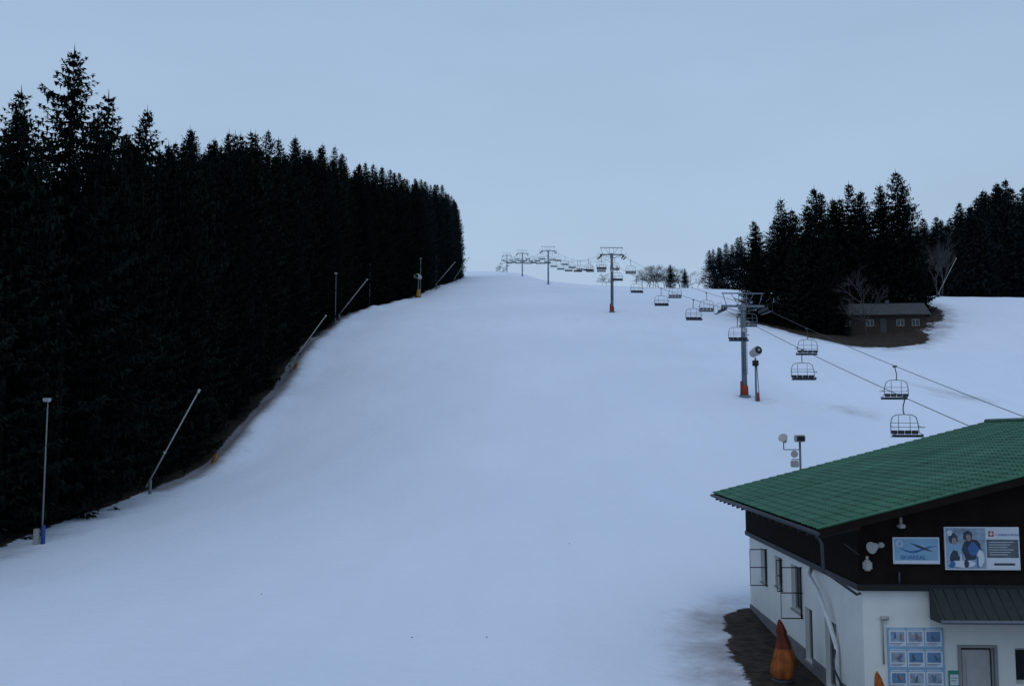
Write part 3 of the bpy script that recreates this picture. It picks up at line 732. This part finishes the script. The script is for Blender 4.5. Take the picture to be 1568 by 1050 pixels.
def sgn(name, c, var=.05, sc=6): return mat(name, c, .5, var=var, spec=.3, scale=sc)
S_w = sgn("sign_white", (.58, .62, .68)); S_lb = sgn("sign_light_blue", (.22, .38, .54), .15, 3); S_b = sgn("sign_blue", (.05, .14, .34), .2)
S_dk = sgn("sign_dark", (.04, .05, .08), .5); S_sk = sgn("sign_skin", (.32, .24, .22), .5); S_rd = sgn("sign_red", (.4, .05, .04)); S_gr = sgn("sign_green", (.03, .22, .16))
S_gy = sgn("sign_grey", (.10, .13, .15), .5); S_ph = sgn("sign_photo", (.28, .36, .46), .6, 5)
S_pr = sgn("sign_pink_print", (.34, .16, .17), .3); S_pb = sgn("sign_blue_print", (.12, .24, .42), .3)
def flat(bm, pts, y, mi):
    f = bm.faces.new([bm.verts.new((x, y, z)) for x, z in pts]); f.material_index = mi
def rect(bm, x0, x1, z0, z1, y, mi): flat(bm, [(x0, z0), (x1, z0), (x1, z1), (x0, z1)], y, mi)
def disc(bm, cx, cz, rx, rz_, y, mi, n=18): flat(bm, [(cx+rx*math.cos(2*math.pi*k/n), cz+rz_*math.sin(2*math.pi*k/n)) for k in range(n)], y, mi)
yb = -.15
def text(s, x, z, size, y, m, parent):
    c = bpy.data.curves.new("lettering", 'FONT'); c.body = s; c.size = size; c.extrude = .002
    o = bpy.data.objects.new("lettering", c); o.location = (x, y, z); o.rotation_euler = (math.pi/2, 0, 0); c.materials.append(m); COL.objects.link(o); o.parent = parent
bm = bmesh.new(); bbox(bm, .80, 2.03, yb-.04, yb, 4.45, 5.15, 0)
rect(bm, .83, 2.0, 4.48, 5.12, yb-.044, 1)
rect(bm, .83, 2.0, 4.48, 4.54, yb-.046, 3)
n = 20
wave = [(.92+1.02*i/n, 4.90-.10*math.sin(i/n*5.0-.2)*(1-.3*i/n)-.05*i/n) for i in range(n+1)]
low = [(x, z-.012-.05*math.sin(math.pi*i/n)) for i, (x, z) in enumerate(wave)]
flat(bm, wave+low[::-1], yb-.048, 2)
wave2 = [(1.25+.6*i/n, 5.0-.22*(i/n)**1.3) for i in range(n+1)]
flat(bm, wave2+[(x, z-.06*math.sin(math.pi*i/n)-.004) for i, (x, z) in enumerate(wave2)][::-1], yb-.050, 4)
disc(bm, .97, 4.98, .09, .09, yb-.048, 0); disc(bm, .97, 4.98, .065, .065, yb-.051, 1)
obj_from_bm(bm, "blue_banner", [S_w, S_lb, S_b, S_w, S_dk], lodge)
text("SKIAREAL", .98, 4.57, .16, yb-.054, S_b, lodge)
bm = bmesh.new(); bbox(bm, 2.17, 4.14, yb-.05, yb, 4.30, 5.43, 0)
y1 = yb-.053
rect(bm, 2.2, 3.25, 4.33, 5.40, y1, 7)
rect(bm, 3.27, 4.11, 4.62, 5.10, y1, 2)
rect(bm, 3.27, 4.11, 4.33, 4.58, y1-.001, 0); rect(bm, 3.45, 4.0, 4.42, 4.48, y1-.003, 3)
rect(bm, 3.33, 3.47, 5.18, 5.32, y1-.002, 4); rect(bm, 3.385, 3.415, 5.2, 5.3, y1-.004, 0); rect(bm, 3.35, 3.45, 5.235, 5.265, y1-.0045, 0)
def blob(cx, cz, rx, rz_, yo, mi, seed, n=14):
    r = random.Random(seed); flat(bm, [(cx+rx*(1+r.uniform(-.16, .16))*math.cos(2*math.pi*k/n), cz+rz_*(1+r.uniform(-.16, .16))*math.sin(2*math.pi*k/n)) for k in range(n)], y1-yo, mi)
blob(2.44, 4.75, .20, .28, .002, 1, 1); blob(2.42, 4.62, .12, .2, .003, 3, 2); blob(2.40, 5.12, .12, .15, .004, 3, 3); blob(2.42, 5.06, .07, .09, .005, 6, 4)
blob(2.86, 4.82, .25, .30, .0035, 3, 5); blob(2.92, 4.84, .14, .17, .0045, 5, 6); blob(2.78, 5.20, .13, .14, .0055, 3, 7); blob(2.80, 5.15, .075, .09, .0065, 6, 8)
blob(3.10, 4.62, .10, .22, .0060, 0, 9); blob(2.62, 4.46, .34, .09, .0070, 0, 10); blob(2.35, 4.44, .08, .10, .0080, 5, 11); blob(2.72, 4.46, .07, .11, .0082, 3, 12); blob(2.30, 5.28, .07, .08, .0084, 0, 13)
rect(bm, 2.56, 2.60, 4.36, 4.72, y1-.009, 0); rect(bm, 3.00, 3.04, 4.36, 4.66, y1-.009, 5)
for k in range(6): rect(bm, 3.34, 3.98-.08*(k % 3), 5.02-k*.065, 5.035-k*.065, y1-.002, 0)
obj_from_bm(bm, "advert_board", [S_w, S_lb, S_gy, S_dk, S_rd, S_b, S_sk, S_ph], lodge)
text("LYZARSKA SKOLA", 3.52, 5.2, .075, y1-.004, S_b, lodge)
bm = bmesh.new(); bbox(bm, .62, 2.10, -.05, -.003, .55, 2.75, 0)
rnd = random.Random(3)
for i in range(3):
    for j in range(4):
        x0 = .66+i*.475; z0 = 2.27-j*.54
        rect(bm, x0, x0+.445, z0, z0+.42, -.053, 1)
        rect(bm, x0+.04, x0+.40, z0+.12, z0+.38, -.0545, 6 if rnd.random() < .6 else 7)
        rect(bm, x0+.02, x0+.40, z0+.44, z0+.462, -.054, 1); rect(bm, x0+.02, x0+.3, z0+.03, z0+.045, -.054, 2); rect(bm, x0+.02, x0+.36, z0+.065, z0+.08, -.054, 5)
        for q in range(rnd.choice([1, 2, 2])):
            cx = x0+.13+rnd.uniform(0, .20); cz = z0+.24+rnd.uniform(-.03, .03)
            an = rnd.uniform(-.7, .7); c, s = math.cos(an), math.sin(an); yo = -.056-q*.004-.001
            R2 = lambda P: [(cx+(a_*c-b__*s)*.7, cz+(a_*s+b__*c)*.75) for a_, b__ in P]
            flat(bm, R2([(-.12, -.10), (.13, -.10), (.13, -.088), (-.12, -.088)]), yo, 5)
            flat(bm, R2([(-.03, -.088), (.03, -.088), (.045, 0), (.02, .09), (-.025, .09), (-.05, .0)]), yo-.0012, rnd.choice([2, 4, 7, 5]))
            disc(bm, cx-.08*s, cz+.08*c, .018, .018, yo-.002, rnd.choice([3, 4]), 8)
obj_from_bm(bm, "rules_board", [S_lb, S_w, S_b, S_dk, S_pr, S_gy, S_ph, S_pb], lodge)
bm = bmesh.new(); bbox(bm, 2.20, 2.49, -.03, -.003, 1.22, 1.64, 0); rect(bm, 2.235, 2.455, 1.26, 1.54, -.033, 1); rect(bm, 2.26, 2.43, 1.44, 1.46, -.035, 0); rect(bm, 2.26, 2.40, 1.37, 1.39, -.035, 0)
obj_from_bm(bm, "green_notice", [S_gr, S_w], lodge)
bm = bmesh.new()
tube(bm, [(.3, -.14, 4.9), (.3, -.3, 4.92)], .03, 8); tube(bm, [(.42, -.25, 4.95), (.30, -.34, 4.93), (.14, -.46, 4.90)], [.05, .08, .16], 16)
bbox(bm, .38, .54, -.32, -.18, 4.88, 5.02, bev=.03)
bbox(bm, -.02, .2, -.34, -.13, 4.27, 4.55, bev=.05); tube(bm, [(.1, -.2, 4.55), (.1, -.2, 4.65)], .04, 8)
bbox(bm, .93, 1.11, -.36, -.13, 5.40, 5.51, bev=.03); tube(bm, [(1.03, -.2, 5.5), (1.03, -.2, 5.68)], .04, 8)
obj_from_bm(bm, "wall_lamps_and_horn", M['lightgrey'], lodge, False)
bm = bmesh.new(); tube(bm, [(.95, -.16, SPL+.1), (.95, -.16, SPL+.45)], .03, 6); tube(bm, [(-.1, -.2, SPL+.9), (-.5, -.2, SPL+1.2)], .02, 6); obj_from_bm(bm, "conduit", M['darksteel'], lodge)
bm = bmesh.new(); tube(bm, [(.50, -.05, 1.8), (.50, -.05, 3.0), (.53, -.05, 3.05)], .025, 8); tube(bm, [(.45, -.06, 3.0), (.66, -.06, 3.0)], .05, 8); obj_from_bm(bm, "vent_pipe", M['lightgrey'], lodge)

def parasol(x, y, h, dz=0, s=1.0):
    e = empty("folded_parasol", (x, y, g(x, y)+dz)); r = random.Random(int(x*10))
    bm = bmesh.new(); seg = 20; rings = []
    prof = [(0.0, .26), (.08, .33), (.2, .34), (.36, .29), (.5, .22), (.62, .18), (.74, .13), (.78, .15), (.9, .10), (.96, .06), (1.0, .02)]
    for t, rr in prof:
        rings.append([bm.verts.new((s*rr*(1+.22*math.sin(k*math.pi*2/seg*5+t*3)+r.uniform(-.06, .06))*math.cos(2*math.pi*k/seg)+.07*math.sin(t*4), s*rr*(1+.22*math.sin(k*math.pi*2/seg*5+t*3))*math.sin(2*math.pi*k/seg), .1+t*h)) for k in range(seg)])
    for i in range(len(rings)-1):
        for k in range(seg):
            f = bm.faces.new((rings[i][k], rings[i][(k+1) % seg], rings[i+1][(k+1) % seg], rings[i+1][k])); f.material_index = 1 if prof[i][0] >= .5 else 0; f.smooth = True
    bm.faces.new(rings[-1])
    obj_from_bm(bm, "cloth", [M['rust'], M['cloth2'] if s == 1.0 else M['rust']], e)
    bm = bmesh.new(); tube(bm, [(0, 0, -.3), (0, 0, .2)], .04, 8); tube(bm, [(0, 0, -.02), (0, 0, .08)], [.35, .3], 14); obj_from_bm(bm, "stand", M['darksteel'], e)
parasol(8.3, 31, 1.75); parasol(9.3, 25.6, 1.62, s=.75)

# ------------------------------------------------------------------ cabin among the island trees
cx, cy = 55.2, 149.0
cab = empty("wooden_cabin", (cx, cy, g(cx, cy-2)+.1), -.1)
bm = bmesh.new(); bbox(bm, -6.8, 6.8, -2.5, 2.5, -1.8, 2.6); obj_from_bm(bm, "walls", M['cabinwood'], cab)
bm = bmesh.new()
for s in (-1, 1):
    vs = [(-7.4, s*3.2, 2.4), (7.4, s*3.2, 2.4), (7.4, 0, 4.4), (-7.4, 0, 4.4)]
    a = [bm.verts.new(v) for v in vs]; b_ = [bm.verts.new((v[0], v[1], v[2]+.14)) for v in vs]
    bm.faces.new(a); bm.faces.new(b_)
    for i in range(4): bm.faces.new((a[i], a[(i+1) % 4], b_[(i+1) % 4], b_[i]))
obj_from_bm(bm, "roof", M['cabinroof'], cab)
bm = bmesh.new()
for x0 in (-5.2, -1.8, 2.6, 4.8): 
    bbox(bm, x0, x0+1.1, -2.54, -2.503, .8, 1.8, 0); bbox(bm, x0+.08, x0+.5, -2.56, -2.543, .88, 1.72, 1); bbox(bm, x0+.6, x0+1.02, -2.56, -2.543, .88, 1.72, 1)
bbox(bm, .2, 1.1, -2.55, -2.503, -.2, 1.9, 2)
tube(bm, [(2, 0, 4.0), (2, 0, 5.0)], .3, 8, 2)
obj_from_bm(bm, "windows_and_door", [M['curtain'], M['glass'], M['cabinroof']], cab)

# ------------------------------------------------------------------ world, light, camera
w = bpy.data.worlds.new("World"); scene.world = w; w.use_nodes = True
nt = w.node_tree; N = nt.nodes; L = nt.links
bg = N["Background"]; bg.inputs["Strength"].default_value = 0.1
sky = N.new("ShaderNodeTexSky"); sky.sky_type = 'NISHITA'; sky.sun_disc = False
sky.sun_elevation = math.radians(65); sky.sun_rotation = math.radians(200); sky.dust_density = 3
tc = N.new("ShaderNodeTexCoord"); sp = N.new("ShaderNodeSeparateXYZ"); L.new(tc.outputs["Generated"], sp.inputs[0])
mr = N.new("ShaderNodeMapRange"); mr.inputs[1].default_value = 0.10; mr.inputs[2].default_value = 0.48; L.new(sp.outputs[2], mr.inputs[0])
nz = N.new("ShaderNodeTexNoise"); nz.inputs["Scale"].default_value = 2.2; nz.inputs["Detail"].default_value = 5
mp = N.new("ShaderNodeMapping"); mp.inputs["Scale"].default_value = (1, 1, 3.5); L.new(tc.outputs["Generated"], mp.inputs[0]); L.new(mp.outputs[0], nz.inputs["Vector"])
mxa = N.new("ShaderNodeMix"); mxa.data_type = 'RGBA'; mxa.inputs[6].default_value = (4.30, 5.70, 7.45, 1); mxa.inputs[7].default_value = (3.50, 4.95, 6.95, 1); L.new(mr.outputs[0], mxa.inputs[0])
cl = N.new("ShaderNodeMapRange"); cl.inputs[1].default_value = .3; cl.inputs[2].default_value = .7; cl.inputs[3].default_value = .95; cl.inputs[4].default_value = 1.05; L.new(nz.outputs["Fac"], cl.inputs[0])
vs = N.new("ShaderNodeVectorMath"); vs.operation = 'SCALE'; L.new(mxa.outputs[2], vs.inputs[0]); L.new(cl.outputs[0], vs.inputs["Scale"])
mxb = N.new("ShaderNodeMix"); mxb.data_type = 'RGBA'; mxb.inputs[0].default_value = 0.95; L.new(sky.outputs[0], mxb.inputs[6]); L.new(vs.outputs[0], mxb.inputs[7])
L.new(mxb.outputs[2], bg.inputs["Color"])
sd = bpy.data.lights.new("sun", 'SUN'); sd.energy = 0.5; sd.angle = math.radians(40); sd.color = (.90, .94, 1.0)
so = bpy.data.objects.new("sun", sd); so.rotation_euler = (math.radians(25), 0, math.radians(-20)); COL.objects.link(so)

cam = bpy.data.cameras.new("camera"); cam.sensor_width = 36; cam.lens = 36*1506/1568; cam.clip_end = 6000; cam.clip_start = .1
co_ = bpy.data.objects.new("camera", cam); co_.location = (0, 0, H); co_.rotation_euler = (math.radians(95.3), 0, 0); COL.objects.link(co_); scene.camera = co_
scene.view_settings.view_transform = 'Standard'; scene.view_settings.look = 'None'; scene.view_settings.exposure = 0
